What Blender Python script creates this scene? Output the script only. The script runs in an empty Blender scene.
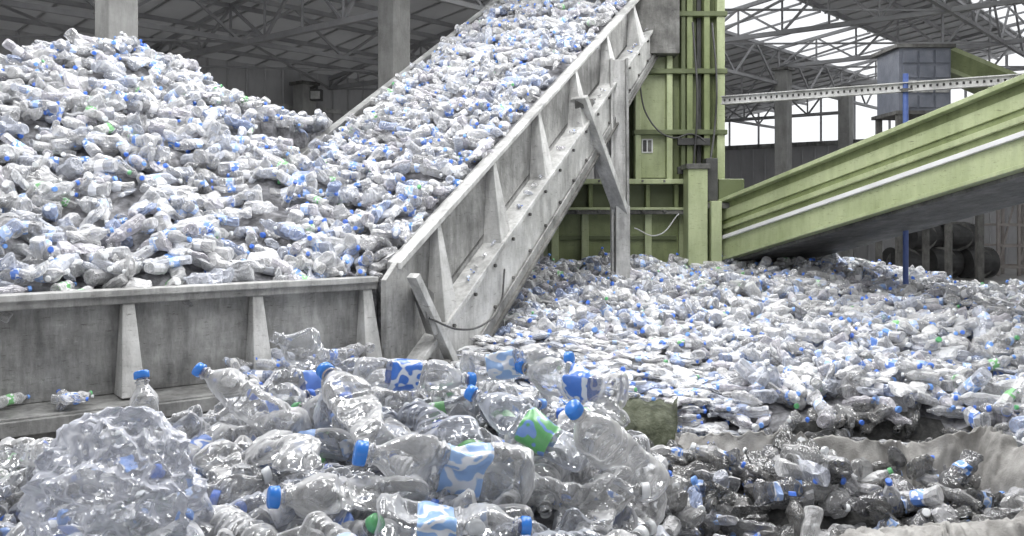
import bpy, bmesh, math, random
from mathutils import Vector, noise, Matrix
random.seed(7)
H=2.2
S=bpy.context.scene
try:
    S.view_settings.view_transform='Standard'
    S.view_settings.exposure=0.0
except Exception as e: print(e)

# ------------------------------------------------------------ materials
def nt(name):
    m=bpy.data.materials.new(name); m.use_nodes=True
    t=m.node_tree; t.nodes.clear()
    o=t.nodes.new('ShaderNodeOutputMaterial')
    return m,t,o
def N(t,k,**kw):
    n=t.nodes.new(k)
    for a,b in kw.items(): setattr(n,a,b)
    return n
def ramp(t,stops):
    r=N(t,'ShaderNodeValToRGB')
    e=r.color_ramp.elements
    while len(e)<len(stops): e.new(0.5)
    for el,(p,c) in zip(e,stops):
        el.position=p; el.color=(c[0],c[1],c[2],1)
    return r
def solid(name,c1,c2,scale=3,rough=.6,metal=0,bump=.15,bscale=25,detail=6,c3=None,streak=0,transl=0,scratch=0):
    m,t,o=nt(name)
    b=N(t,'ShaderNodeBsdfPrincipled'); b.inputs['Roughness'].default_value=rough; b.inputs['Metallic'].default_value=metal
    tc=N(t,'ShaderNodeTexCoord')
    n=N(t,'ShaderNodeTexNoise'); n.inputs['Scale'].default_value=scale; n.inputs['Detail'].default_value=detail; n.inputs['Roughness'].default_value=.65
    t.links.new(tc.outputs['Object'],n.inputs['Vector'])
    st=[(.33,c1),(.66,c2)]
    if c3: st=[(.3,c1),(.5,c2),(.7,c3)]
    r=ramp(t,st)
    t.links.new(n.outputs['Fac'],r.inputs['Fac']); col=r.outputs['Color']
    if streak:
        mp=N(t,'ShaderNodeMapping'); mp.inputs['Scale'].default_value=(6,6,1.2)
        n3=N(t,'ShaderNodeTexNoise'); n3.inputs['Scale'].default_value=1.2; n3.inputs['Detail'].default_value=9; n3.inputs['Roughness'].default_value=.75
        t.links.new(tc.outputs['Object'],mp.inputs['Vector']); t.links.new(mp.outputs[0],n3.inputs['Vector'])
        r3=ramp(t,[(.36,(1-streak,)*3),(.58,(1,1,1))]); t.links.new(n3.outputs['Fac'],r3.inputs['Fac'])
        mx=N(t,'ShaderNodeMix',data_type='RGBA',blend_type='MULTIPLY'); mx.inputs[0].default_value=1
        t.links.new(col,mx.inputs[6]); t.links.new(r3.outputs['Color'],mx.inputs[7]); col=mx.outputs[2]
    if scratch:
        mp=N(t,'ShaderNodeMapping'); mp.inputs['Scale'].default_value=(5,5,28); mp.inputs['Rotation'].default_value=(.3,.5,.2)
        n4=N(t,'ShaderNodeTexNoise'); n4.inputs['Scale'].default_value=2.2; n4.inputs['Detail'].default_value=6; n4.inputs['Roughness'].default_value=.8
        t.links.new(tc.outputs['Object'],mp.inputs['Vector']); t.links.new(mp.outputs[0],n4.inputs['Vector'])
        r4=ramp(t,[(.34,(.45,.44,.42)),(.42,(1,1,1)),(.60,(1,1,1)),(.68,(1.0+scratch,)*3)]); t.links.new(n4.outputs['Fac'],r4.inputs['Fac'])
        mx=N(t,'ShaderNodeMix',data_type='RGBA',blend_type='MULTIPLY'); mx.inputs[0].default_value=1
        t.links.new(col,mx.inputs[6]); t.links.new(r4.outputs['Color'],mx.inputs[7]); col=mx.outputs[2]
    t.links.new(col,b.inputs['Base Color'])
    n2=N(t,'ShaderNodeTexNoise'); n2.inputs['Scale'].default_value=bscale; n2.inputs['Detail'].default_value=4
    t.links.new(tc.outputs['Object'],n2.inputs['Vector'])
    bp=N(t,'ShaderNodeBump'); bp.inputs['Strength'].default_value=bump; bp.inputs['Distance'].default_value=.05
    t.links.new(n2.outputs['Fac'],bp.inputs['Height']); t.links.new(bp.outputs['Normal'],b.inputs['Normal'])
    if transl:
        tl=N(t,'ShaderNodeBsdfTranslucent'); tl.inputs['Color'].default_value=(.7,.7,.7,1); ms=N(t,'ShaderNodeMixShader'); ms.inputs[0].default_value=transl
        t.links.new(b.outputs[0],ms.inputs[1]); t.links.new(tl.outputs[0],ms.inputs[2]); t.links.new(ms.outputs[0],o.inputs['Surface'])
    else: t.links.new(b.outputs['BSDF'],o.inputs['Surface'])
    return m
def plastic(name,stops,a0,a1,rough=.12,power=1.3,bs=9,bstr=.35,stripe=None,tint=(.97,.975,.98)):
    m,t,o=nt(name)
    b=N(t,'ShaderNodeBsdfPrincipled'); b.inputs['Roughness'].default_value=rough
    b.inputs['IOR'].default_value=1.6
    oi=N(t,'ShaderNodeObjectInfo'); r=ramp(t,stops); r.color_ramp.interpolation='CONSTANT'
    t.links.new(oi.outputs['Random'],r.inputs['Fac']); col=r.outputs['Color']
    tc=N(t,'ShaderNodeTexCoord')
    if stripe:
        ns=N(t,'ShaderNodeTexNoise'); ns.inputs['Scale'].default_value=7; ns.inputs['Detail'].default_value=1
        t.links.new(tc.outputs['Object'],ns.inputs['Vector'])
        rs=ramp(t,[(.50,(0,0,0)),(.52,(1,1,1)),(.60,(1,1,1)),(.62,(0,0,0))]); t.links.new(ns.outputs['Fac'],rs.inputs['Fac'])
        mx=N(t,'ShaderNodeMix',data_type='RGBA'); t.links.new(rs.outputs['Color'],mx.inputs[0]); t.links.new(col,mx.inputs[6]); mx.inputs[7].default_value=(*stripe,1); col=mx.outputs[2]
    t.links.new(col,b.inputs['Base Color'])
    if a0>=1:
        t.links.new(b.outputs[0],o.inputs['Surface']); return m
    lw=N(t,'ShaderNodeLayerWeight'); lw.inputs['Blend'].default_value=.5
    n2=N(t,'ShaderNodeTexNoise'); n2.inputs['Scale'].default_value=bs; n2.inputs['Detail'].default_value=2
    t.links.new(tc.outputs['Object'],n2.inputs['Vector'])
    bp=N(t,'ShaderNodeBump'); bp.inputs['Strength'].default_value=bstr; bp.inputs['Distance'].default_value=.04
    t.links.new(n2.outputs['Fac'],bp.inputs['Height']); t.links.new(bp.outputs['Normal'],b.inputs['Normal']); t.links.new(bp.outputs['Normal'],lw.inputs['Normal'])
    pw=N(t,'ShaderNodeMath',operation='POWER'); pw.inputs[1].default_value=power
    t.links.new(lw.outputs['Facing'],pw.inputs[0])
    ma=N(t,'ShaderNodeMath',operation='MULTIPLY_ADD'); ma.use_clamp=True
    ma.inputs[1].default_value=a1-a0; ma.inputs[2].default_value=a0
    t.links.new(pw.outputs[0],ma.inputs[0])
    tr=N(t,'ShaderNodeBsdfTransparent'); tr.inputs['Color'].default_value=(*tint,1)
    gl=N(t,'ShaderNodeBsdfGlossy'); gl.inputs['Roughness'].default_value=rough*.8; t.links.new(bp.outputs['Normal'],gl.inputs['Normal'])
    fr=N(t,'ShaderNodeFresnel'); fr.inputs['IOR'].default_value=1.6; t.links.new(bp.outputs['Normal'],fr.inputs['Normal'])
    mg=N(t,'ShaderNodeMixShader'); t.links.new(fr.outputs[0],mg.inputs[0]); t.links.new(tr.outputs[0],mg.inputs[1]); t.links.new(gl.outputs[0],mg.inputs[2])
    mx=N(t,'ShaderNodeMixShader')
    t.links.new(ma.outputs[0],mx.inputs['Fac']); t.links.new(mg.outputs[0],mx.inputs[1]); t.links.new(b.outputs[0],mx.inputs[2])
    t.links.new(mx.outputs[0],o.inputs['Surface'])
    return m
W1=(.79,.80,.825);W2=(.71,.74,.82);W3=(.87,.87,.875);W4=(.52,.61,.85);W5=(.60,.60,.61);W6=(.79,.77,.82)
M_pl=plastic('clear_pet',[(0,W1),(.22,W5),(.36,W2),(.50,W3),(.72,W6),(.83,W4),(.88,W3)],.27,1.0,rough=.09)
M_plf=plastic('clear_pet_close',[(0,W1),(.3,W3),(.6,W2),(.8,W3)],.12,.92,rough=.045,power=1.4,bs=5,bstr=.4)
M_bag=plastic('clear_film',[(0,(.82,.84,.93)),(.5,(.82,.84,.93))],.13,.95,rough=.045,power=1.1,bs=5,bstr=.8)
M_dirtshade=plastic('dirty_shaded_pet',[(0,(.25,.245,.24)),(.25,(.15,.15,.15)),(.5,(.38,.38,.38)),(.7,(.21,.21,.22)),(.88,(.55,.55,.57))],.35,1.0)  # dirty grey PET, its colour also darkened to paint the pit's shade
M_lab=plastic('label_blue',[(0,(.14,.27,.72)),(.25,(.33,.49,.84)),(.5,(.78,.80,.84)),(.60,(.10,.26,.66)),(.76,(.42,.56,.86)),(.92,(.14,.28,.7))],1,1.0,rough=.35,stripe=(.80,.82,.88))
M_labw=plastic('label_mixed',[(0,(.82,.82,.85)),(.3,(.45,.58,.88)),(.55,(.22,.52,.22)),(.74,(.82,.82,.85)),(.9,(.15,.3,.72))],1,1.0,rough=.35,stripe=(.80,.80,.83))
M_cap=plastic('cap_plastic',[(0,(.07,.20,.75)),(.32,(.82,.84,.86)),(.62,(.17,.36,.83)),(.78,(.78,.80,.82)),(.93,(.12,.42,.17)),(.97,(.1,.2,.7))],1,1,rough=.3)
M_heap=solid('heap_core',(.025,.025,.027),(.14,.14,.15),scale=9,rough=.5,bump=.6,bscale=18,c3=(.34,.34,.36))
M_heapd=solid('heap_core_shaded',(.008,.008,.008),(.035,.035,.034),scale=9,rough=.8,bump=.6,bscale=18,c3=(.08,.08,.077))  # overhang shadow in the pit, painted into the core colour
M_steel=solid('galv_steel',(.18,.18,.178),(.32,.32,.313),scale=2.6,rough=.45,metal=.2,bump=.12,c3=(.48,.48,.47),streak=.5,scratch=.4)
M_steell=solid('galv_steel_light',(.37,.37,.36),(.53,.53,.52),scale=3,rough=.45,metal=.05,bump=.08,c3=(.68,.68,.67),streak=.42,scratch=.25)
M_steeld=solid('worn_steel_dark',(.06,.06,.058),(.15,.148,.14),scale=3,rough=.6,metal=.2,bump=.2,c3=(.25,.25,.24),streak=.45,scratch=.3)
M_dark=solid('dark_iron',(.03,.03,.03),(.07,.07,.07),rough=.5)
M_green=solid('sage_green_paint',(.17,.205,.085),(.26,.305,.145),scale=1.6,rough=.45,bump=.05,streak=.25,scratch=.1)
M_greenl=solid('pale_green_paint',(.34,.39,.21),(.45,.50,.30),scale=1.6,rough=.4,bump=.05,streak=.2,scratch=.1)
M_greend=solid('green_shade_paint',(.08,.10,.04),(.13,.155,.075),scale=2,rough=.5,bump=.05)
M_conc=solid('concrete',(.28,.28,.27),(.40,.40,.39),scale=2,rough=.85,bump=.2,streak=.2)
M_floor=solid('floor_concrete',(.24,.235,.23),(.40,.39,.38),scale=.6,rough=.7,bump=.1)
M_roof=solid('roof_sheet',(.40,.40,.41),(.52,.52,.53),scale=.8,rough=.6,bump=.05,transl=.30)
M_truss=solid('truss_steel',(.26,.26,.27),(.40,.40,.41),scale=1,rough=.6,bump=.02)
M_blue=solid('blue_paint',(.06,.10,.30),(.09,.15,.38),rough=.4)
M_bluegray=solid('bluegray_sheet',(.15,.165,.20),(.24,.255,.30),rough=.4)
M_sack=solid('woven_sack',(.18,.175,.165),(.35,.34,.325),scale=5,rough=.85,bump=.25,bscale=120,c3=(.50,.49,.47))
M_tarp=solid('olive_tarp',(.015,.018,.011),(.05,.058,.032),scale=8,rough=.8,bump=.5,c3=(.12,.13,.09))
M_rack=solid('rack_steel',(.30,.27,.25),(.42,.39,.37),rough=.7)
M_white=solid('white_paint',(.65,.65,.65),(.75,.75,.75),rough=.5,bump=.02)
M_wall=solid('wall_sheet',(.44,.44,.45),(.54,.54,.55),scale=.5,rough=.6,bump=.05,streak=.1)
def skymat():
    m,t,o=nt('polycarbonate')
    tr=N(t,'ShaderNodeBsdfTransparent'); tl=N(t,'ShaderNodeBsdfTranslucent'); tl.inputs['Color'].default_value=(.95,.96,.97,1)
    n=N(t,'ShaderNodeTexNoise'); n.inputs['Scale'].default_value=.6
    r=ramp(t,[(.3,(.25,.25,.25)),(.7,(.4,.4,.4))]); t.links.new(n.outputs['Fac'],r.inputs['Fac'])
    mx=N(t,'ShaderNodeMixShader'); t.links.new(r.outputs['Color'],mx.inputs['Fac'])
    t.links.new(tr.outputs[0],mx.inputs[1]); t.links.new(tl.outputs[0],mx.inputs[2]); t.links.new(mx.outputs[0],o.inputs['Surface'])
    return m
M_sky=skymat()

# ------------------------------------------------------------ mesh builder
class MB:
    def __init__(s,mats): s.bm=bmesh.new(); s.mats=mats
    def prism(s,a,b,mi=0):
        va=[s.bm.verts.new(p) for p in a]; vb=[s.bm.verts.new(p) for p in b]; n=len(a)
        fs=[s.bm.faces.new(va),s.bm.faces.new(vb[::-1])]
        for i in range(n): fs.append(s.bm.faces.new([va[i],vb[i],vb[(i+1)%n],va[(i+1)%n]]))
        for f in fs: f.material_index=mi
    def bar(s,p,q,w,h=None,mi=0,up=(0,0,1)):
        p=Vector(p);q=Vector(q); h=h or w; d=(q-p).normalized(); up=Vector(up)
        if abs(d.dot(up))>.98: up=Vector((0,1,0)) if abs(d.y)<.9 else Vector((1,0,0))
        x=d.cross(up).normalized(); y=x.cross(d).normalized()
        o=[x*sx*w/2+y*sy*h/2 for sx,sy in((-1,-1),(1,-1),(1,1),(-1,1))]
        s.prism([p+k for k in o],[q+k for k in o],mi)
    def cyl(s,p,q,r,n=12,mi=0,r2=None):
        p=Vector(p);q=Vector(q);d=(q-p).normalized();up=Vector((0,0,1))
        if abs(d.dot(up))>.98: up=Vector((1,0,0))
        x=d.cross(up).normalized();y=x.cross(d)
        r2=r if r2 is None else r2
        s.prism([p+(x*math.cos(a)+y*math.sin(a))*r for a in [2*math.pi*i/n for i in range(n)]],
                [q+(x*math.cos(a)+y*math.sin(a))*r2 for a in [2*math.pi*i/n for i in range(n)]],mi)
    def box(s,lo,hi,mi=0):
        x0,y0,z0=lo;x1,y1,z1=hi
        s.prism([(x0,y0,z0),(x1,y0,z0),(x1,y1,z0),(x0,y1,z0)],[(x0,y0,z1),(x1,y0,z1),(x1,y1,z1),(x0,y1,z1)],mi)
    def slab(s,ps,off,mi=0):
        off=Vector(off); s.prism([Vector(p) for p in ps],[Vector(p)+off for p in ps],mi)
    def done(s,name,bevel=0,smooth=False,parent=None):
        bmesh.ops.recalc_face_normals(s.bm,faces=s.bm.faces)
        me=bpy.data.meshes.new(name); s.bm.to_mesh(me); s.bm.free()
        for m in s.mats: me.materials.append(m)
        if smooth:
            for p in me.polygons: p.use_smooth=True
        o=bpy.data.objects.new(name,me); S.collection.objects.link(o)
        if bevel:
            b=o.modifiers.new('bevel','BEVEL'); b.width=bevel; b.segments=2; b.limit_method='ANGLE'
        if parent: o.parent=parent
        return o

# ------------------------------------------------------------ hall shell (hall axis a, cross axis d)
def HW(a,d,z): return Vector((.65*a-.76*d,.76*a+.65*d,z))
def zr(d): return H+4.1+.15*(22-abs(d))
A0,A1=-16,40
b=MB([M_floor]); b.slab([HW(A0-8,24,0),HW(A1+2,24,0),HW(A1+2,-24,0),HW(A0-8,-24,0)],(0,0,-.2)); b.done('floor')
b=MB([M_wall,M_steell])
b.slab([HW(A0,22,0),HW(A1,22,0),HW(A1,22,zr(22)),HW(A0,22,zr(22))],HW(0,.15,0))
for i in range(int((A1-A0)/.6)):
    a=A0+.3+i*.6; b.bar(HW(a,21.97,2.6),HW(a,21.97,zr(22)),.05,.05)
b.bar(HW(A0,21.9,2.5),HW(A1,21.9,2.5),.12,.16,1)
b.bar(HW(A0,21.9,5.2),HW(A1,21.9,5.2),.1,.12,1)
b.done('wall_left')
b=MB([M_wall,M_steel])
b.slab([HW(A1,22,0),HW(A1,-22,0),HW(A1,-22,H+3.0),HW(A1,22,H+3.0)],HW(.15,0,0))
for i in range(73):
    d=-21.7+i*.6; b.bar(HW(A1-.03,d,.0),HW(A1-.03,d,H+3.0),.05,.05)
b.bar(HW(A1-.1,-22,H+3),HW(A1-.1,22,H+3),.2,.2,1); b.bar(HW(A1-.1,-22,3.2),HW(A1-.1,22,3.2),.12,.14,1)
b.done('wall_end')
b=MB([M_sky,M_truss])
b.slab([HW(A1,22,H+3.1),HW(A1,0,H+3.1),HW(A1,0,zr(0)),HW(A1,22,zr(22))],HW(.03,0,0))
b.slab([HW(A1,0,H+3.1),HW(A1,-22,H+3.1),HW(A1,-22,zr(22)),HW(A1,0,zr(0))],HW(.03,0,0))
for i in range(30):
    d=-21.7+i*1.5; b.bar(HW(A1-.08,d,H+3.1),HW(A1-.08,d,zr(d)),.08,.08,1)
b.done('window_1')
strips=[(22,13,0),(13,10.3,1),(10.3,7.2,0),(7.2,4.8,1),(4.8,0,0),(0,-4.8,0),(-4.8,-7.2,1),(-7.2,-22,0)]
b=MB([M_roof]);g=MB([M_sky,M_truss])
for d0,d1,k in strips:
    q=[HW(A0,d0,zr(d0)),HW(A1,d0,zr(d0)),HW(A1,d1,zr(d1)),HW(A0,d1,zr(d1))]
    if k: g.slab(q,(0,0,.05))
    else:
        b.slab(q,(0,0,.05))
    if k:
        a=A0
        while a<A1: g.bar(HW(a,d0,zr(d0)-.02),HW(a,d1,zr(d1)-.02),.06,.06,1); a+=1.4
for i in range(int((A1-A0)/.9)):
    a=A0+i*.9
    for d0,d1,k in strips:
        if not k: b.bar(HW(a,d0,zr(d0)-.02),HW(a,d1,zr(d1)-.02),.05,.05)
b.done('ceiling'); g.done('window_2')
AS=[-5.3,.4,6.05,11.3,17.2,23.0,28.5,34.1]
AW=[-5.3,.4,6.05,11.3,15.9,23.0,28.5,34.1]
for a in AS:
    b=MB([M_truss])
    for s0,s1,zb in((12.7,-12.7,H+4.75),(22,12.7,H+3.7)):
        n=20 if s0==12.7 else 7
        ds=[s0+(s1-s0)*i/n for i in range(n+1)]
        b.bar(HW(a,s0,zb),HW(a,s1,zb),.12,.12)
        for i in range(n):
            b.bar(HW(a,ds[i],zr(ds[i])-.12),HW(a,ds[i+1],zr(ds[i+1])-.12),.1,.1)
            b.bar(HW(a,ds[i],zb),HW(a,ds[i],zr(ds[i])-.1),.05)
            if i%2==0: b.bar(HW(a,ds[i],zb),HW(a,ds[i+1],zr(ds[i+1])-.12),.06)
            else: b.bar(HW(a,ds[i],zr(ds[i])-.12),HW(a,ds[i+1],zb),.06)
    b.done('roof_truss')
b=MB([M_truss])
for d in [21,19.5,18,16.5,15,13.3,10,8.6,7.3,4.7,3.2,1.6,0,-1.6,-3.2,-4.7,-7.3,-9]:
    b.bar(HW(A0,d,zr(d)-.1),HW(A1,d,zr(d)-.1),.07,.1)
for d,zb in((17.3,H+3.7),(12.7,H+4.2),(6,H+4.75),(0,H+4.75)):
    b.bar(HW(A0,d,zb),HW(A1,d,zb),.1,.1); zt=zr(d)-.15
    b.bar(HW(A0,d,zt),HW(A1,d,zt),.1,.1)
    a=A0;k=0
    while a<A1-1.4:
        b.bar(HW(a,d,zb if k%2 else zt),HW(a+1.425,d,zt if k%2 else zb),.055); a+=1.425;k+=1
for i in range(len(AS)-1):
    b.bar(HW(AS[i],12.7,H+4.75),HW(AS[i+1],6,H+4.75),.05); b.bar(HW(AS[i],6,H+4.75),HW(AS[i+1],12.7,H+4.75),.05)
    b.bar(HW(AS[i],22,H+3.7),HW(AS[i+1],17.3,H+3.7),.05); b.bar(HW(AS[i],17.3,H+3.7),HW(AS[i+1],22,H+3.7),.05)
b.done('roof_purlins')
for a,d in [(a,12.55) for a in AS]+[(a,21.5) for a in AW]:
    b=MB([M_conc,M_steeld])
    w=.215 if d<20 else .24
    b.slab([HW(a-w,d-w,0),HW(a+w,d-w,0),HW(a+w,d+w,0),HW(a-w,d+w,0)],(0,0,(H+4.7 if d<20 else H+3.7)))
    b.slab([HW(a-w-.1,d-w-.1,0),HW(a+w+.1,d-w-.1,0),HW(a+w+.1,d+w+.1,0),HW(a-w-.1,d+w+.1,0)],(0,0,.3))
    zt=H+4.6 if d<20 else H+3.6
    b.slab([HW(a-w-.08,d-w-.08,zt),HW(a+w+.08,d-w-.08,zt),HW(a+w+.08,d+w+.08,zt),HW(a-w-.08,d+w+.08,zt)],(0,0,.1),1)
    b.done('concrete_column',bevel=.02)

# ------------------------------------------------------------ bottle prototypes
def make_bottle(name,seg,nr,length_ribs,crush,seed,labelled,mats,flat=0,R=.15,cap=True,smooth=False,bend=0,ribamp=.035,ndent=5,lz=(.30,.47)):
    rnd=random.Random(seed)
    prof=[(0.012,.0,0),(.006,R*.4,0),(.0,R*.7,0),(.02,R*.93,0)]
    l0,l1=lz
    for i in range(nr):
        z=.05+.60*i/(nr-1)
        r=R*(1+ribamp*math.sin(z*length_ribs))
        mi=0
        if labelled and l0<z<l1: mi=1; r=R*1.0
        if abs(z-l0)<.015 or abs(z-l1)<.015: r=R*.96
        if ribamp and abs(z-.56)<.02: r=R*.90
        prof.append((z,r,mi))
    for z,k in((.69,.96),(.715,.90),(.74,.82),(.765,.72),(.79,.61),(.815,.50),(.835,.41),(.86,.31),(.885,.28)): prof.append((z,R*k,0))
    prof+= [(.89,R*.36,0),(.9,R*.36,0),(.902,R*.27,0),(.925,R*.27,0)]
    if cap: prof+=[(.926,R*.36,2),(.93,R*.38,2),(.982,R*.37,2),(.99,R*.32,2),(.992,0,2)]
    else: prof+=[(.96,R*.27,0),(.965,R*.24,0)]
    dents=[(rnd.uniform(0,6.28),rnd.uniform(.08,.7),rnd.uniform(.5,1.2)*crush,rnd.uniform(.05,.17)) for _ in range(ndent)]
    off=Vector((rnd.uniform(0,99),rnd.uniform(0,99),rnd.uniform(0,99)))
    bm=bmesh.new(); rings=[]
    bd=rnd.uniform(-1,1)*bend
    for z,r,mi in prof:
        vs=[]
        k=1 if r>0 else 0
        for j in range(seg if k else 1):
            a=2*math.pi*j/seg
            p=Vector((r*math.cos(a),r*math.sin(a),z))
            body=max(0,min(1,(.86-z)/.12))
            for da,dz,dd,ds in dents:
                c=Vector((R*math.cos(da),R*math.sin(da),dz)); dist=(p-c).length
                dirv=Vector((math.cos(da),math.sin(da),0))
                p=p-dirv*(dd*R*1.3*math.exp(-(dist/ds)**2)*body)
            nz=noise.noise_vector(p*8+off); p+=nz*(.04*crush*body)
            if crush>.3:
                nz=noise.noise_vector(p*20+off); p+=Vector((abs(nz.x)-.2,abs(nz.y)-.2,nz.z*.3))*(.03*crush*body)
            if flat: 
                p.y*= (1-flat*body*(.85+.15*math.sin(z*7+seed))); p.x*=1+.35*flat*body
            p.x+=bd*(z-.5)**2
            vs.append(bm.verts.new(p-Vector((0,0,.5))))
        rings.append((vs,mi))
    for i in range(len(rings)-1):
        (r0,m0),(r1,m1)=rings[i],rings[i+1]
        mi=m1
        if len(r0)==1 and len(r1)==1: continue
        for j in range(seg):
            if len(r0)==1: f=bm.faces.new([r0[0],r1[(j+1)%seg],r1[j]])
            elif len(r1)==1: f=bm.faces.new([r0[j],r0[(j+1)%seg],r1[0]])
            else: f=bm.faces.new([r0[j],r0[(j+1)%seg],r1[(j+1)%seg],r1[j]])
            f.material_index=mi; f.smooth=smooth
    bmesh.ops.recalc_face_normals(bm,faces=bm.faces)
    me=bpy.data.meshes.new(name); bm.to_mesh(me); bm.free()
    for m in mats: me.materials.append(m)
    return bpy.data.objects.new(name,me)
def make_bag(name,seed,mat):
    bm=bmesh.new(); bmesh.ops.create_icosphere(bm,subdivisions=6,radius=.5)
    off=Vector((seed,seed*2,3))
    for v in bm.verts:
        p=v.co.copy()
        n1=noise.noise(p*2.5+off); n2=abs(noise.noise(p*4.2+off)); n3=abs(noise.noise(p*9+off)); n4=abs(noise.noise(p*20+off))
        v.co=p*(.95+.25*n1-.32*n2-.16*n3-.06*n4)
    me=bpy.data.meshes.new(name)
    for f in bm.faces: f.smooth=True
    bm.to_mesh(me); bm.free(); me.materials.append(mat)
    return bpy.data.objects.new(name,me)
mid=bpy.data.collections.new('bottle_types'); fore=bpy.data.collections.new('bottle_types_close')
# crush,label,flat,R,cap,ribamp
specs=[(0.3,0,0,.145,1,.03),(0.5,1,0,.145,1,.0),(1.1,0,0.3,.16,0,.02),(.6,1,.3,.15,1,.03),(1.2,0,.5,.16,1,.0),(.3,0,0,.16,0,.03),(.7,2,.3,.15,1,.0),(.9,1,.35,.17,1,.02),(.6,0,.15,.20,0,.02),(1.4,0,.45,.16,0,.0),(.5,2,.15,.15,1,.03),(1.3,0,.5,.18,0,.02),(1.5,0,.6,.17,1,.0)]
NM=len(specs)
M_hb=plastic('label_royal_blue',[(0,(.06,.20,.68)),(.5,(.10,.28,.75))],1,1,rough=.3,stripe=(.75,.80,.90))
M_hl=plastic('label_sky_blue',[(0,(.30,.50,.85)),(.5,(.36,.54,.86))],1,1,rough=.3,stripe=(.85,.87,.92))
M_hg=plastic('label_green',[(0,(.10,.42,.16)),(.5,(.16,.48,.18))],1,1,rough=.3,stripe=(.2,.35,.75))
M_cb=plastic('cap_blue',[(0,(.04,.24,.78)),(.5,(.04,.24,.78))],1,1,rough=.25)
for i,(cr,lab,fl,R,cp,ra) in enumerate(specs):
    lm=M_labw if lab==2 else M_lab
    mid.objects.link(make_bottle('bottle_type_%02d'%i,10,9,60,cr*.5,i*7+1,lab>0,[M_pl,lm,M_cap],flat=fl,R=R*1.08,cap=cp,bend=.4,ribamp=ra,lz=(.28,.50)))
    fore.objects.link(make_bottle('bottle_close_%02d'%i,36,54,75,cr*.6,i*11+3,lab>0,[M_plf,lm,M_cap],flat=fl*.9,R=R*1.05,cap=cp,smooth=True,bend=.3,ribamp=ra*.8,ndent=8))
hspec=[(.7,M_hb,.2,.16,1),(.8,M_hl,.25,.18,1),(.5,M_hg,.1,.15,1),(.45,None,0,.16,1),(.9,None,.3,.18,1)]
for i,(cr,lm,fl,R,cp) in enumerate(hspec):
    fore.objects.link(make_bottle('bottle_close_%02d'%(NM+i),40,58,75,cr*.55,i*13+5,lm is not None,[M_plf,lm or M_lab,M_cb],flat=fl,R=R,cap=cp,smooth=True,bend=.25,ribamp=.02,ndent=7,lz=(.27,.50)))
flatc=bpy.data.collections.new('bottle_types_flat'); dirtshadec=bpy.data.collections.new('bottle_types_dirty_shaded')
for i in range(6):
    flatc.objects.link(make_bottle('bottle_flat_%02d'%i,10,9,60,.7,i*5+2,i%3==1,[M_pl,M_lab,M_cap],flat=.72,R=.17,cap=i%2==0,bend=.6))
    dirtshadec.objects.link(make_bottle('bottle_dirty_shaded_%02d'%i,10,9,60,.55,i*5+4,i==1,[M_dirtshade,M_lab,M_cap],flat=.4,R=.17,cap=i%3==0,bend=.5))
flatc.objects.link(make_bottle('bottle_flat_06',10,9,60,.5,77,False,[M_pl,M_lab,M_cap],flat=.4,R=.15,cap=True))

def inst_group(coll):
    ng=bpy.data.node_groups.new('scatter_'+coll.name,'GeometryNodeTree')
    ng.interface.new_socket('Geometry',in_out='INPUT',socket_type='NodeSocketGeometry')
    ng.interface.new_socket('Geometry',in_out='OUTPUT',socket_type='NodeSocketGeometry')
    gi=ng.nodes.new('NodeGroupInput'); go=ng.nodes.new('NodeGroupOutput')
    ip=ng.nodes.new('GeometryNodeInstanceOnPoints'); ci=ng.nodes.new('GeometryNodeCollectionInfo')
    ci.inputs['Collection'].default_value=coll; ci.inputs['Separate Children'].default_value=True; ci.inputs['Reset Children'].default_value=True
    def na(nm,ty):
        n=ng.nodes.new('GeometryNodeInputNamedAttribute'); n.data_type=ty; n.inputs['Name'].default_value=nm
        return [o for o in n.outputs if o.enabled and o.name=='Attribute'][0]
    ng.links.new(gi.outputs[0],ip.inputs['Points']); ng.links.new(ci.outputs[0],ip.inputs['Instance'])
    ip.inputs['Pick Instance'].default_value=True
    ng.links.new(na('idx','INT'),ip.inputs['Instance Index'])
    ng.links.new(na('rot','FLOAT_VECTOR'),ip.inputs['Rotation'])
    ng.links.new(na('scl','FLOAT_VECTOR'),ip.inputs['Scale'])
    ng.links.new(ip.outputs[0],go.inputs[0])
    return ng
G_mid=inst_group(mid);G_fore=inst_group(fore);G_flat=inst_group(flatc);G_dirtshade=inst_group(dirtshadec)
def scatter(name,pts,group,parent):
    me=bpy.data.meshes.new(name); me.from_pydata([p[0] for p in pts],[],[])
    me.attributes.new('rot','FLOAT_VECTOR','POINT'); me.attributes['rot'].data.foreach_set('vector',[c for p in pts for c in p[1]])
    me.attributes.new('scl','FLOAT_VECTOR','POINT'); me.attributes['scl'].data.foreach_set('vector',[float(c) for p in pts for c in (p[2],)*3])
    me.attributes.new('idx','INT','POINT'); me.attributes['idx'].data.foreach_set('value',[p[3] for p in pts])
    o=bpy.data.objects.new(name,me); S.collection.objects.link(o)
    md=o.modifiers.new('scatter','NODES'); md.node_group=group
    o.parent=parent
    print(name,len(pts))
    return o
def rrot(t=.45): return (math.pi/2+random.gauss(0,t),random.uniform(0,6.28),random.uniform(0,6.28))

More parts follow.
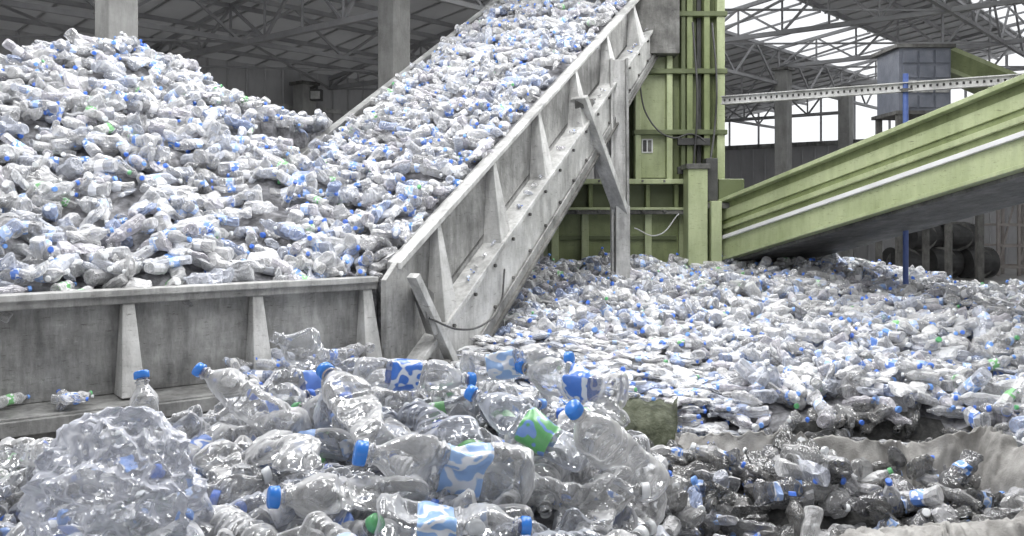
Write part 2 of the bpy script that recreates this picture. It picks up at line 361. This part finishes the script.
def heap_base(name,fn,x0,x1,y0,y1,st,mat,inside,skirt=None,mat2=None,zone=None):
    bm=bmesh.new(); nx=int((x1-x0)/st)+1; ny=int((y1-y0)/st)+1; V={}
    for i in range(nx):
        for j in range(ny):
            x=x0+i*st;y=y0+j*st
            if inside(x,y):
                z=fn(x,y)+.05*noise.noise(Vector((x*5,y*5,0)))-.10
                V[i,j]=bm.verts.new((x,y,max(.0,z)))
    for (i,j) in list(V):
        if (i+1,j) in V and (i,j+1) in V and (i+1,j+1) in V:
            f=bm.faces.new([V[i,j],V[i+1,j],V[i+1,j+1],V[i,j+1]])
            if zone and zone(x0+i*st,y0+j*st): f.material_index=1
    for v in [v for v in bm.verts if not v.link_faces]: bm.verts.remove(v)
    be=[e for e in bm.edges if e.is_boundary]
    r=bmesh.ops.extrude_edge_only(bm,edges=be)
    for v in [g for g in r['geom'] if isinstance(g,bmesh.types.BMVert)]:
        if skirt: v.co.z-=skirt
        else: v.co.z=0
    me=bpy.data.meshes.new(name); bm.to_mesh(me); bm.free(); me.materials.append(mat)
    if mat2: me.materials.append(mat2)
    o=bpy.data.objects.new(name,me); S.collection.objects.link(o); return o

# ------------------------------------------------------------ conveyor frame data
K=Vector((-.96,7.1)); U=Vector((.451,.8925)); NU=Vector((-.8925,.451)); BW=2.4; TL=7.2
def rim(t): return H-.41+.57*t
E0=Vector((-1.11,7.05)); EU=Vector((.8,.6)); EN=Vector((-.6,.8)); ZR=H-.54
def interp(x,ps):
    if x<=ps[0][0]: return ps[0][1]
    for (a,b),(c,d) in zip(ps,ps[1:]):
        if x<=c: return b+(d-b)*(x-a)/(c-a)
    return ps[-1][1]
caps=[(-9,.6),(-6,1.10),(-5.1,1.30),(-4.7,1.68),(-4.2,1.76),(-3.8,1.52),(-3.3,1.22),(-2.2,.90),(-1.6,.74),(-.5,.5),(.5,.2)]
def tw_(x,y):
    v=Vector((x,y))-K; return v.dot(U),v.dot(NU)
def beltsurf(x,y):
    t,w=tw_(x,y)
    return rim(max(t,-.2))-.05+.17*math.sin(math.pi*w/BW)-.05*w/BW+.08*noise.noise(Vector((x*3,y*3,8)))
def beltz(x,y):
    t,w=tw_(x,y)
    if -.05<=w<=BW and -1.2<t<TL-.1: return beltsurf(x,y)
    return None
def leftz(x,y):
    v=Vector((x,y))-E0; q=v.dot(EN)
    n=.18*noise.noise(Vector((x*1.3,y*1.3,2)))+.09*noise.noise(Vector((x*3.5,y*3.5,5)))
    up=ZR-.06+.60*q
    cap=H+interp(x,caps)
    z=min(up,cap)
    over=(up-cap)/.6
    if over>1.2: z=cap-(over-1.2)*.7
    z+=n*min(1,max(0,q)*1.5)
    bz=beltz(x,y)
    if bz is not None: z=max(z,bz)
    return z
def left_inside(x,y):
    v=Vector((x,y))-E0; q=v.dot(EN); p=v.dot(EU)
    if q<.06 or p<-6: return False
    t,w=tw_(x,y)
    if t>-.1 and w<.06: return False
    if t>1.0 and w<BW+.03: return False
    if t>6.3: return False
    return leftz(x,y)>.15
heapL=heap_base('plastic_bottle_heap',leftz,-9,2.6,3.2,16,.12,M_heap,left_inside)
def belt_inside(x,y):
    t,w=tw_(x,y); return .7<t<TL-.1 and .06<w<BW-.04
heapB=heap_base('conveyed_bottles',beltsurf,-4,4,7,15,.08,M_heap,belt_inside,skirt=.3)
def fill(fn,inside,x0,x1,y0,y1,den,layers,smin=.25,smax=.35,tilt=.5,n=NM,lift=.05):
    out=[]; area=(x1-x0)*(y1-y0)
    for k in range(int(area*den)):
        x=random.uniform(x0,x1);y=random.uniform(y0,y1)
        if not inside(x,y): continue
        z=fn(x,y); l=random.randrange(layers)
        out.append(((x,y,z-.06+l*lift+random.uniform(0,.03)),rrot(tilt),random.uniform(smin,smax),random.randrange(n)))
    return out
def visL(x,y):
    if not left_inside(x,y): return False
    v=Vector((x,y))-E0
    up=ZR-.06+.60*v.dot(EN); cap=H+interp(x,caps)
    return (up-cap)/.6<2.4 and x>-7
scatter('bottles',fill(leftz,visL,-9,2.6,3.2,16,92,3,.23,.35),G_mid,heapL)
scatter('bottles',fill(beltsurf,lambda x,y: belt_inside(x,y) and tw_(x,y)[1]>.08,-4,4,7,15,95,3,.23,.32),G_mid,heapB)

# ------------------------------------------------------------ right pile
def pitf(x,y):
    if .3<x<3.6:
        c=6.1
        return math.exp(-((y-c)/.42)**2)*min(1,(x-.3)/.3)*min(1,(3.6-x)/.8)
    return 0
def rightz(x,y):
    z=H-1.5+.111*(y-5)
    z+=.15*noise.noise(Vector((x*.9,y*.9,9)))+.11*noise.noise(Vector((x*2.2,y*2.2,4)))
    if x>4.6: z-=.16*(x-4.6)
    z-=.75*pitf(x,y)
    if y>12.3: z-=(y-12.3)*.9
    e=(y-3.6)
    if e<0: z+=e*.8
    return z-.06
def right_inside(x,y):
    v=Vector((x,y))-E0
    if v.dot(EN)>-.45 and x<-.9: return False
    if x>9.5 : return False
    if x<.5 and y<4.2: return False
    t,w=tw_(x,y)
    if w>BW*.9: return False
    if x<-.9 and w>-.3: return False
    if .5<x<3.1 and 12.3<y: return False
    return rightz(x,y)>.12
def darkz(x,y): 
    return pitf(x,y)>.18 or (y<5.9 and .3<x<3.2+.3*noise.noise(Vector((x*2,y*2,0))))  # pit and front zone, given the materials with painted shade and dirt
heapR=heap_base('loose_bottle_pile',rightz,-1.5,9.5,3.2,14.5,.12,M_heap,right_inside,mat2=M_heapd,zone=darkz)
def flatzone(x,y): return y<8.3 and y>6.4 and x<1.6+.3*noise.noise(Vector((x*2,y*2,0)))
P1=[];P3=[]
for p in fill(rightz,right_inside,-1.5,9.5,3.2,14.5,100,3,.24,.37):
    x,y=p[0][0],p[0][1]
    if flatzone(x,y): continue
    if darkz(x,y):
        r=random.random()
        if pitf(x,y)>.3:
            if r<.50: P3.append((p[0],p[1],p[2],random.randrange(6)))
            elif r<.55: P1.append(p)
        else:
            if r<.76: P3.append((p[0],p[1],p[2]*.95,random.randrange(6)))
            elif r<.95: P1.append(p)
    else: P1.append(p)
scatter('bottles',P1,G_mid,heapR); scatter('dirty_shaded_bottles',P3,G_dirtshade,heapR)
P2=[]
for p in fill(rightz,lambda x,y: right_inside(x,y) and flatzone(x,y),-1.5,3,6,8.8,220,3,.24,.36,.12,7,.04):
    P2.append((p[0],(math.pi/2+random.gauss(0,.12),random.choice((0,math.pi))+random.gauss(0,.22),p[1][2]),p[2],p[3]))
scatter('crushed_bottles',P2,G_flat,heapR)

# ------------------------------------------------------------ foreground mound
def forez(x,y):
    z=H-.76+.10*(y-1.9)
    z+=.055*math.exp(-((x+.45)/.5)**2)
    if x<-.75: z-=.14*min(1,(-.75-x)/.5)
    if x>.24: z-=(x-.24)*3.0
    if y>2.95: z-=(y-2.95)*1.2
    if y<1.7: z-=(1.7-y)*.8
    z+=.05*noise.noise(Vector((x*3,y*3,1)))
    return z
fin=lambda x,y: forez(x,y)>.05 and x<1.2 and not (Vector((x,y))-E0).dot(EN)>-.5
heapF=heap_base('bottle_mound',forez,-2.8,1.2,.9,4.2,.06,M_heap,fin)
F=[]
for l in range(3):
    x=-2.2
    while x<.55:
        y=1.45
        while y<3.25:
            xx=x+random.uniform(-.06,.06);yy=y+random.uniform(-.06,.06)
            if fin(xx,yy):
                F.append(((xx,yy,forez(xx,yy)-.09+l*.055),rrot(.35),random.uniform(.27,.34),random.randrange(NM)))
            y+=.15
        x+=.15
def dirrot(d,roll=0):
    q=Vector(d).normalized().to_track_quat('Z','Y'); q=q@Matrix.Rotation(roll,4,'Z').to_quaternion(); e=q.to_euler(); return (e.x,e.y,e.z)
hero=[
 (-.16,2.08,1.61,(-.85,-.2,.2),.42,NM+1),
 (.03,2.28,1.66,(-.75,.3,.35),.36,NM+2),
 (.24,2.22,1.61,(-.5,-.4,.55),.37,NM+3),
 (.16,2.60,1.70,(-.7,.5,.1),.36,NM+0),
 (-.42,2.42,1.68,(-.5,.6,.35),.36,NM+4),
 (-.55,2.20,1.60,(.5,-.7,.1),.35,9),
 (-.74,2.50,1.68,(-.75,.1,.45),.34,NM+3),
 (-.27,2.60,1.72,(.85,.3,-.1),.36,NM+0),
 (.02,2.72,1.74,(.8,-.3,.1),.35,NM+1),
 (-.98,2.42,1.62,(-.2,.2,.8),.30,NM+4),
 (-.60,2.80,1.74,(-.7,-.2,.45),.34,11),
 (-.36,1.98,1.57,(-.8,-.35,.1),.35,NM+4),
 (-.12,1.90,1.54,(.9,.1,-.1),.33,NM+1),
 (-1.25,2.5,1.54,(.9,.2,.1),.33,4)]
for x,y,z,d,s,i in hero: F.append(((x,y,z),dirrot(d,random.uniform(0,6)),s,i))
scatter('bottles',F,G_fore,heapF)
bag=make_bag('clear_plastic_bag',5,M_bag); bag.location=(-.84,1.92,H-.60); bag.scale=(.42,.34,.38); S.collection.objects.link(bag)

# ------------------------------------------------------------ hopper + inclined conveyor
hop=bpy.data.objects.new('inclined_belt_conveyor',None); S.collection.objects.link(hop)
def EP(p,q,z): 
    v=E0+EU*p+EN*q; return Vector((v.x,v.y,z))
def CP(t,w,z):
    v=K+U*t+NU*w; return Vector((v.x,v.y,z))
b=MB([M_steel,M_steell,M_steeld])
L=-7
zb=H-1.21
b.slab([EP(L,0,zb),EP(0,0,zb),EP(0,0,ZR),EP(L,0,ZR)],EP(0,.03,0)-EP(0,0,0))
b.bar(EP(L,-.03,ZR),EP(.02,-.03,ZR),.14,.045,1)
b.bar(EP(L,-.07,ZR-.04),EP(.02,-.07,ZR-.04),.02,.07,0)
for i in range(8):
    p=-.06-.875*i
    lo=[EP(p-.075,0,zb),EP(p+.075,0,zb),EP(p+.075,-.20,zb),EP(p-.075,-.20,zb)]
    hi=[EP(p-.035,0,ZR-.03),EP(p+.035,0,ZR-.03),EP(p+.035,-.06,ZR-.03),EP(p-.035,-.06,ZR-.03)]
    b.prism(lo,hi,1)
b.slab([EP(L,.0,zb),EP(.3,.0,zb),EP(.3,-.30,zb-.02),EP(L,-.30,zb-.02)],(0,0,-.05),0)
b.slab([EP(L,-.26,zb-.06),EP(.55,-.26,zb-.06),EP(.55,-.26,.35),EP(L,-.26,.35)],EP(0,.05,0)-EP(0,0,0),2)
b.bar(EP(L,-.30,zb-.08),EP(.5,-.30,zb-.08),.05,.09,0)
b.bar(EP(L,-.28,.4),EP(.5,-.28,.4),.1,.12,0)
for p in (-6.5,-4.6,-2.7,-.8):
    b.bar(EP(p,-.1,0),EP(p,-.1,.4),.14,.14,2)
b.slab([EP(L,0,zb),EP(L,2.6,zb),EP(L,2.6,ZR),EP(L,0,ZR)],EP(-.03,0,0)-EP(0,0,0))
b.slab([EP(L,0,zb),EP(0,0,zb),EP(.4,2.4,zb),EP(L,2.6,zb)],(0,0,-.05),2)
b.done('hopper',bevel=.006,parent=hop)
b=MB([M_steel,M_steell,M_steeld,M_dark])
def drop(t): return 1.60-.10*max(t,0)
def side(w,out,t0=0,rmi=1):
    o=CP(0,out,0)-CP(0,0,0)
    f=lambda t,k: CP(t,w,rim(t)-drop(t)*k)
    b.slab([f(t0,.58),f(TL,.58),f(TL,0),f(t0,0)],CP(0,.03,0)-CP(0,0,0),0)
    b.prism([f(t0,0)-o*.02,f(t0,0)+o*.10,f(t0,.035)+o*.10,f(t0,.035)-o*.02],[f(TL,0)-o*.02,f(TL,0)+o*.10,f(TL,.035)+o*.10,f(TL,.035)-o*.02],rmi)
    for i in range(7):
        t=t0+.62+i*1.0
        if t>TL-.2: break
        lo=[f(t-.10,.56),f(t+.10,.56),f(t+.10,.56)+o*.20,f(t-.10,.56)+o*.20]
        hi=[f(t-.025,.04),f(t+.025,.04),f(t+.025,.04)+o*.07,f(t-.025,.04)+o*.07]
        b.prism(lo,hi,1)
    b.prism([f(t0,.53),f(t0,.57),f(t0,.57)+o*.22,f(t0,.53)+o*.22],[f(TL,.53),f(TL,.57),f(TL,.57)+o*.22,f(TL,.53)+o*.22],1)
    b.prism([f(t0,.56)+o*.14,f(t0,.98)+o*.14,f(t0,.98)+o*.18,f(t0,.56)+o*.18],[f(TL,.56)+o*.14,f(TL,.98)+o*.14,f(TL,.98)+o*.18,f(TL,.56)+o*.18],1)
    b.prism([f(t0,.90)+o*.19,f(t0,1.0)+o*.19,f(t0,1.0)+o*.21,f(t0,.90)+o*.21],[f(TL,.90)+o*.19,f(TL,1.0)+o*.19,f(TL,1.0)+o*.21,f(TL,.90)+o*.21],0)
    b.prism([f(t0,.97),f(t0,1.0),f(t0,1.0)+o*.24,f(t0,.97)+o*.24],[f(TL,.97),f(TL,1.0),f(TL,1.0)+o*.24,f(TL,.97)+o*.24],2)
    t=t0+.3
    while t<TL-.1:
        c=f(t,.62)+o*.19; b.cyl(c-o*.01,c+o*.015,.018,8,2); c=f(t,.88)+o*.19; b.cyl(c-o*.01,c+o*.015,.018,8,2); t+=.37
side(0,-1,.0); side(BW,1,.0,0)
b.slab([CP(0,0,rim(0)-.75),CP(TL,0,rim(TL)-.45),CP(TL,BW,rim(TL)-.45),CP(0,BW,rim(0)-.75)],(0,0,-.04),3)
for t in (1.5,3,4.5,6): b.bar(CP(t,0,rim(t)-drop(t)*.9),CP(t,BW,rim(t)-drop(t)*.9),.1,.12,2)
kp=[CP(-.16,-.02,zb),CP(.55,-.02,zb+.02),CP(.55,-.02,rim(.1)-.35),CP(.0,-.02,rim(0)-.0),CP(-.16,-.02,ZR)]
b.prism(kp,[p+(CP(0,-.05,0)-CP(0,0,0)) for p in kp],0)
b.bar(CP(.02,-.2,rim(0)-.1),CP(.75,-.3,H-1.62),.10,.06,1)
b.bar(CP(.18,-.12,rim(0)-.2),CP(.3,-.2,H-1.0),.16,.04,0)
b.prism([CP(-.3,-.22,zb-.02),CP(.95,-.22,zb-.02),CP(.95,-.22,.5),CP(-.3,-.22,.5)],[CP(-.3,-.28,zb-.02),CP(.95,-.28,zb-.02),CP(.95,-.28,.5),CP(-.3,-.28,.5)],2)
b.bar(CP(.3,-.3,0),CP(.3,-.3,zb),.12,.12,2); b.bar(CP(.9,-.3,0),CP(.9,-.3,zb-.1),.1,.1,2)
b.bar((1.34,11.1,0),(1.30,11.1,H+1.85),.20,.07,1); b.bar((1.24,11.02,0),(1.21,11.02,H+1.85),.03,.16,1); b.bar((1.43,11.02,0),(1.40,11.02,H+1.85),.03,.16,0)
b.bar((.76,10.2,H+1.28),(1.34,10.95,H-.05),.20,.07,1); b.bar((1.34,10.9,H+.05),(1.34,10.9,.3),.17,.08,1)
b.bar((.76,10.2,H+1.2),(1.0,10.9,H+1.3),.1,.1,2)
b.bar(CP(5,BW+.1,0),CP(5,BW+.1,rim(5)-1),.18,.18,2); b.bar(CP(2.6,BW+.1,0),CP(2.6,BW+.1,rim(2.6)-1.2),.18,.18,2)
b.done('incline_frame',bevel=.005,parent=hop)
LB=[]
for i in range(60):
    p=random.uniform(-1.3,-.1) if i<50 else random.uniform(-4,-1)
    q=random.uniform(-.27,-.06); v=EP(p,q,zb+.05+ (random.uniform(0,.14) if i<30 else 0))
    LB.append((tuple(v),rrot(.2),random.uniform(.16,.25),random.randrange(NM)))
for i in range(40):
    t=random.uniform(.3,6.5); v=CP(t,-.13,rim(t)-drop(t)*.53+.03); LB.append((tuple(v),rrot(.6),random.uniform(.05,.11),random.randrange(NM)))
scatter('stray_bottles',LB,G_mid,hop)
def hose(name,ps,r,mat,parent):
    c=bpy.data.curves.new(name,'CURVE'); c.dimensions='3D'; c.bevel_depth=r; s=c.splines.new('BEZIER'); s.bezier_points.add(len(ps)-1)
    for q,p in zip(s.bezier_points,ps): q.co=p; q.handle_left_type=q.handle_right_type='AUTO'
    c.materials.append(mat); o=bpy.data.objects.new(name,c); S.collection.objects.link(o); o.parent=parent; return o
hose('hanging_cable',[CP(.1,-.30,H-.85),CP(.5,-.34,H-.98),CP(.95,-.34,H-.98),CP(1.3,-.3,H-.86),CP(1.5,-.24,H-.55)],.009,M_dark,hop)

# ------------------------------------------------------------ green baler tower
b=MB([M_green,M_greenl,M_greend,M_dark,M_steeld,M_white])
x0,x1,yf=1.78,2.95,12.6
b.box((x0,yf+.12,0),(x1,yf+1.6,H+4.3),0)
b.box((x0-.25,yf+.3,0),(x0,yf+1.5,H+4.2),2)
for i,(a,c,mi) in enumerate([(1.72,1.80,1),(2.16,2.24,1),(2.36,2.42,2),(2.44,2.52,0),(2.60,2.66,3),(2.68,2.76,0),(2.86,2.97,1)]):
    b.box((a,yf-.05 if mi!=3 else yf+.05,H+.42),(c,yf+.14,H+4.3),mi)
b.box((1.80,yf+.06,H+.45),(2.16,yf+.13,H+2.6),1)
for z in (H+1.05,H+1.9,H+2.7): b.box((1.7,yf-.08,z),(3.0,yf+.14,z+.07),2)
b.box((.50,yf+.02,0),(3.1,yf+1.7,H+.0),0)
b.box((.60,yf+.10,H+.0),(3.05,yf+1.6,H+.40),2)
b.box((.42,yf-.18,H+.36),(3.2,yf+1.7,H+.43),1); b.box((.42,yf-.18,H-.06),(3.2,yf+1.7,H+.03),4)
b.box((.42,yf-.2,H-.0),(3.2,yf-.14,H+.035),1)
for x in (.6,1.02,1.9,2.38,3.0): b.box((x-.05,yf-.06,.0),(x+.05,yf+.05,H-.05),1)
for x in (.7,1.1,1.5,1.9,2.3): b.box((x-.03,yf-.02,H+.03),(x+.03,yf+.12,H+.36),0)
b.box((.62,yf-.02,H-.42),(2.3,yf+.04,H-.36),2)
b.box((2.36,yf-.55,0),(2.62,yf-.2,H+.62),1); b.box((2.33,yf-.58,H+.55),(2.65,yf-.15,H+.62),4)
b.box((2.6,yf-.5,H+.02),(3.2,yf-.1,H+.10),4); b.box((2.62,yf-.45,H+.12),(2.78,yf-.2,H+.7),3); b.box((2.8,yf-.4,H+.12),(3.15,yf-.15,H+.42),2)
for x in (.6,.9,1.2,1.5,1.8,2.1): b.cyl((x,yf-.19,H-.015),(x,yf-.23,H-.015),.025,6,4); b.cyl((x,yf-.19,H+.4),(x,yf-.21,H+.4),.02,6,4)
b.box((1.82,yf+.04,H+.80),(1.98,yf+.06,H+1.0),5); b.box((1.84,yf+.03,H+.82),(1.89,yf+.045,H+.98),3); b.box((1.91,yf+.03,H+.82),(1.96,yf+.045,H+.98),4)
b.box((1.2,yf-.25,H+2.15),(2.3,yf+.3,H+4.2),4)
for z in (H+.5,H+.9): b.box((2.3,yf-.12,z),(2.75,yf-.04,z+.1),3)
tw=b.done('green_baler_tower',bevel=.008)
hose('hose_1',[(1.75,yf-.1,H+1.9),(1.9,yf-.16,H+1.25),(2.2,yf-.18,H+1.0),(2.5,yf-.14,H+1.05),(2.75,yf-.1,H+.9)],.012,M_dark,tw)
hose('hose_2',[(2.78,yf-.1,H+2.6),(2.83,yf-.16,H+1.7),(2.8,yf-.15,H+1.1),(2.7,yf-.3,H+.6)],.014,M_dark,tw)
hose('hose_3',[(2.5,yf-.14,H+2.6),(2.56,yf-.16,H+1.5),(2.5,yf-.15,H+.45)],.014,M_dark,tw)
hose('hose_4',[(1.7,yf-.1,H-.25),(2.0,yf-.18,H-.35),(2.3,yf-.2,H-.05)],.008,M_white,tw)

# ------------------------------------------------------------ green conveyor on the right
b=MB([M_green,M_greenl,M_greend,M_white,M_steeld])
P0=Vector((2.78,12.5)); P1_=Vector((4.61,8.1)); D=(P1_-P0); Lc=D.length; D.normalize(); Nn=Vector((-D.y,D.x))
if Nn.x<0: Nn=-Nn
def GP(s,w,z): v=P0+D*s+Nn*w; return Vector((v.x,v.y,z))
def gz(s): return H+.07+1.12*s/Lc
LE=7.2
def band(zt0,zb0,w0,w1,mi,s0=0):
    b.prism([GP(s0,w0,gz(s0)-zt0),GP(s0,w1,gz(s0)-zt0),GP(s0,w1,gz(s0)-zb0),GP(s0,w0,gz(s0)-zb0)],
            [GP(LE,w0,gz(LE)-zt0),GP(LE,w1,gz(LE)-zt0),GP(LE,w1,gz(LE)-zb0),GP(LE,w0,gz(LE)-zb0)],mi)
band(0,.05,-.12,.06,1); band(.05,.36,-.02,.04,0); band(.14,.28,-.04,.0,1); band(.36,.42,-.10,.04,1); band(.42,.54,-.06,.04,0)
band(.51,.56,-.14,.04,3); band(.56,.80,-.10,.04,1); band(.80,.84,-.14,.3,1)
band(.84,.88,.0,1.3,4); band(.1,.84,1.25,1.3,0); band(.3,.36,.0,1.3,4)
for s in (6.8,):
    for w in (.1,1.2): b.bar(GP(s,w,0),GP(s,w,gz(s)-.84),.12,.12,0)
b.box((2.66,12.0,H-.75),(2.80,12.75,H+.12),1)
b.done('green_discharge_conveyor',bevel=.006)

b=MB([M_blue,M_steeld]); b.cyl((4.68,10.7,0),(4.68,10.7,H+1.62),.032,16); b.cyl((4.68,10.7,0),(4.68,10.7,.03),.14,16); b.cyl((4.68,10.7,H-.95),(4.68,10.7,H-.90),.05,16)
b.box((4.62,10.64,H+1.40),(4.74,10.76,H+1.44),1); b.done('blue_post')
b=MB([M_steell,M_dark])
T0=Vector((2.8,12.0,H+1.46)); T1=Vector((8.5,8.07,H+1.46)); td=(T1-T0).normalized(); n=int((T1-T0).length/.07)
b.bar(T0,T1,.02,.10,0)
b.bar(T0+Vector((0,0,.05)),T1+Vector((0,0,.05)),.1,.012,0); b.bar(T0-Vector((0,0,.05)),T1-Vector((0,0,.05)),.1,.012,0)
nn=Vector((td.y,-td.x,0)); nn=nn if nn.y<0 else -nn
for i in range(n):
    c=T0+td*(.04+i*.07)+nn*.012; b.box((c.x-.01,c.y-.008,c.z-.014),(c.x+.01,c.y+.008,c.z+.014),1)
b.done('cable_tray')

# ------------------------------------------------------------ distant machinery
b=MB([M_bluegray,M_steeld,M_dark,M_steell])
b.box((8.6,20,H+2.2),(9.75,21.2,H+3.6),0)
for i in range(4):
    for j in range(3):
        b.box((8.68+j*.36,19.96,H+2.28+i*.33),(8.98+j*.36,20.0,H+2.55+i*.33),3 if (i==1) else 0)
b.box((8.5,19.9,H+2.12),(9.82,21.3,H+2.2),1); b.box((8.5,19.9,H+3.6),(9.82,21.3,H+3.68),1)
for x in (8.6,9.7):
    for y in (20,21.1): b.bar((x,y,0),(x,y,H+2.15),.12,.12,1)
b.bar((8.6,20,H+.2),(9.7,20,H+2),.06); b.done('control_cabin')
b=MB([M_green,M_greenl,M_steeld])
for z0,z1,mi in((0,.1,1),(.1,.5,0),(.5,.6,1)):
    b.prism([(9.9,20.4,H+3.75-z0),(9.9,21.2,H+3.75-z0),(9.9,21.2,H+3.75-z1),(9.9,20.4,H+3.75-z1)],[(13.5,19.5,H+1.9-z0),(13.5,20.3,H+1.9-z0),(13.5,20.3,H+1.9-z1),(13.5,19.5,H+1.9-z1)],mi)
for x,z in((10.6,H+2.6),(13,H+1.4)): b.bar((x,20.4,0),(x,20.4,z),.14,.14,2)
b.done('sorting_conveyor')
b=MB([M_dark,M_steeld])
for x,z,r in((12.7,.5,.5),(13.85,.5,.5),(15.0,.5,.5),(13.25,1.35,.45),(14.4,1.35,.45)):
    b.cyl((x-.5,29,z),(x+.5,29.3,z),r,24); b.cyl((x-.1,28.9,z),(x-.05,29.1,z),r*1.04,24,1); b.cyl((x+.2,29.1,z),(x+.25,29.2,z),r*1.04,24,1)
b.done('steel_drum_stack',smooth=False)
b=MB([M_rack,M_steeld])
for x in (16.2,16.9,17.6,18.3,19.0):
    b.bar((x,30,0),(x,30,3.2),.09); b.bar((x,31,0),(x,31,3.2),.09)
for z in (.3,1.0,1.7,2.4,3.1): b.bar((16.2,30,z),(19,30,z),.08); b.bar((16.2,31,z),(19,31,z),.08)
for i in range(4): b.bar((16.2+.7*i,30,.3),(16.9+.7*i,30,3.1),.05)
b.done('storage_rack')
b=MB([M_dark,M_steell])
b.box((-5.62,25.0,H+3.05),(-5.30,25.25,H+3.36)); b.box((-5.59,24.97,H+3.09),(-5.33,25.0,H+3.30),1)
b.bar((-5.72,25.6,H+3.46),(-5.45,25.15,H+3.46),.07); b.bar((-5.45,25.15,H+3.5),(-5.45,25.15,H+3.34),.06)
b.done('flood_lamp')

# ------------------------------------------------------------ torn sack and tarp
def cloth(name,path,prof,mat,amp,seed,nu=220,nv=44,fold=.04):
    bm=bmesh.new(); V=[]
    m=len(path)-1
    for i in range(nu):
        f=i/(nu-1)*m; k=min(int(f),m-1); g=f-k; g=g*g*(3-2*g)
        c=Vector(path[k]).lerp(Vector(path[k+1]),g); dd=(Vector(path[k+1])-Vector(path[k])); dd.z=0; dd.normalize(); sd=Vector((dd.y,-dd.x,0))
        row=[]
        wid=.8+.6*noise.noise(Vector((f*2.1,seed,0)))
        for j in range(nv):
            v=j/(nv-1)*(len(prof)-1); a=min(int(v),len(prof)-2); h=v-a
            ow=prof[a][0]*(1-h)+prof[a+1][0]*h; oz=prof[a][1]*(1-h)+prof[a+1][1]*h
            p=c+sd*ow*wid+Vector((0,0,oz))
            n=noise.noise_vector(Vector((f*1.5,v*.5,seed)))
            s1=noise.noise(Vector((f*7+v*.5,v*.35,seed*2.3))); s2=noise.noise(Vector((f*17-v*.7,v*.5,seed*3.1)))
            r1=1-2.2*abs(s1); r2=1-2.2*abs(s2)
            p+=Vector((n.x,n.y,n.z*.6))*amp+Vector((0,-.5,1))*(r1*fold+r2*fold*.4)
            row.append(bm.verts.new(p))
        V.append(row)
    for i in range(nu-1):
        for j in range(nv-1): bm.faces.new([V[i][j],V[i+1][j],V[i+1][j+1],V[i][j+1]]).smooth=True
    me=bpy.data.meshes.new(name); bm.to_mesh(me); bm.free(); me.materials.append(mat)
    o=bpy.data.objects.new(name,me); S.collection.objects.link(o)
    md=o.modifiers.new('thick','SOLIDIFY'); md.thickness=.005
    return o
sk=cloth('torn_woven_sack',[(.95,5.5,H-1.45),(1.6,5.35,H-1.37),(2.2,5.2,H-1.41),(2.75,5.25,H-1.31),(2.8,4.7,H-1.36),(2.35,4.1,H-1.42)],[(.16,-.28),(.06,-.07),(0,.03),(-.05,-.01),(-.09,-.10),(-.14,-.20)],M_sack,.07,3)
c2=cloth('sack_front',[(1.5,4.15,H-1.55),(1.95,4.1,H-1.49),(2.5,4.15,H-1.46)],[(.28,-.12),(.1,.0),(-.05,.01),(-.25,-.04),(-.4,-.12)],M_sack,.07,8,140,50,.035); c2.parent=sk
c3=cloth('olive_tarp',[(.2,6.7,H-1.40),(.6,6.6,H-1.40),(1.15,6.45,H-1.44)],[(.42,-.30),(.2,-.10),(0,.0),(-.25,.0)],M_tarp,.07,5,80,30)

# ------------------------------------------------------------ light
w=bpy.data.worlds.new('overcast'); S.world=w; w.use_nodes=True
bg=w.node_tree.nodes['Background']; bg.inputs[0].default_value=(.97,.983,1,1); bg.inputs[1].default_value=1.2
def area(name,loc,sx,sy,p,rot=(0,0,0)):
    l=bpy.data.lights.new(name,'AREA'); l.shape='RECTANGLE'; l.size=sx; l.size_y=sy; l.energy=p
    o=bpy.data.objects.new(name,l); o.location=loc; o.rotation_euler=rot; S.collection.objects.link(o)
for i,(x,y) in enumerate([(-4,5),(-.5,4),(3,5),(-3,10),(1,9),(5,10)]):  # area lamps added overhead to brighten the heaps, not real fixtures
    area('added_fill_light',(x,y,H+4.5),1.0,4.0,195)
area('added_fill_light',(6,20,H+4.4),5,8,250); area('added_fill_light',(-8,14,H+3.5),4,8,160)  # fill lamps added for the far hall and the left back
q=(Vector((0,6,1.5))-Vector((6,13.5,H+4.9))).to_track_quat('-Z','Y').to_euler()
area('added_key_lamp',(6,13.5,H+4.9),5,1.6,420,(q.x,q.y,q.z))  # key lamp added at back right for rim highlights on the plastic

cam=bpy.data.cameras.new('camera'); co=bpy.data.objects.new('camera',cam); S.collection.objects.link(co)
co.location=(0,0,H); co.rotation_euler=(math.pi/2,0,0)
cam.sensor_width=36; cam.lens=900/1024*36; cam.shift_y=-58/1024; cam.clip_end=300
S.camera=co
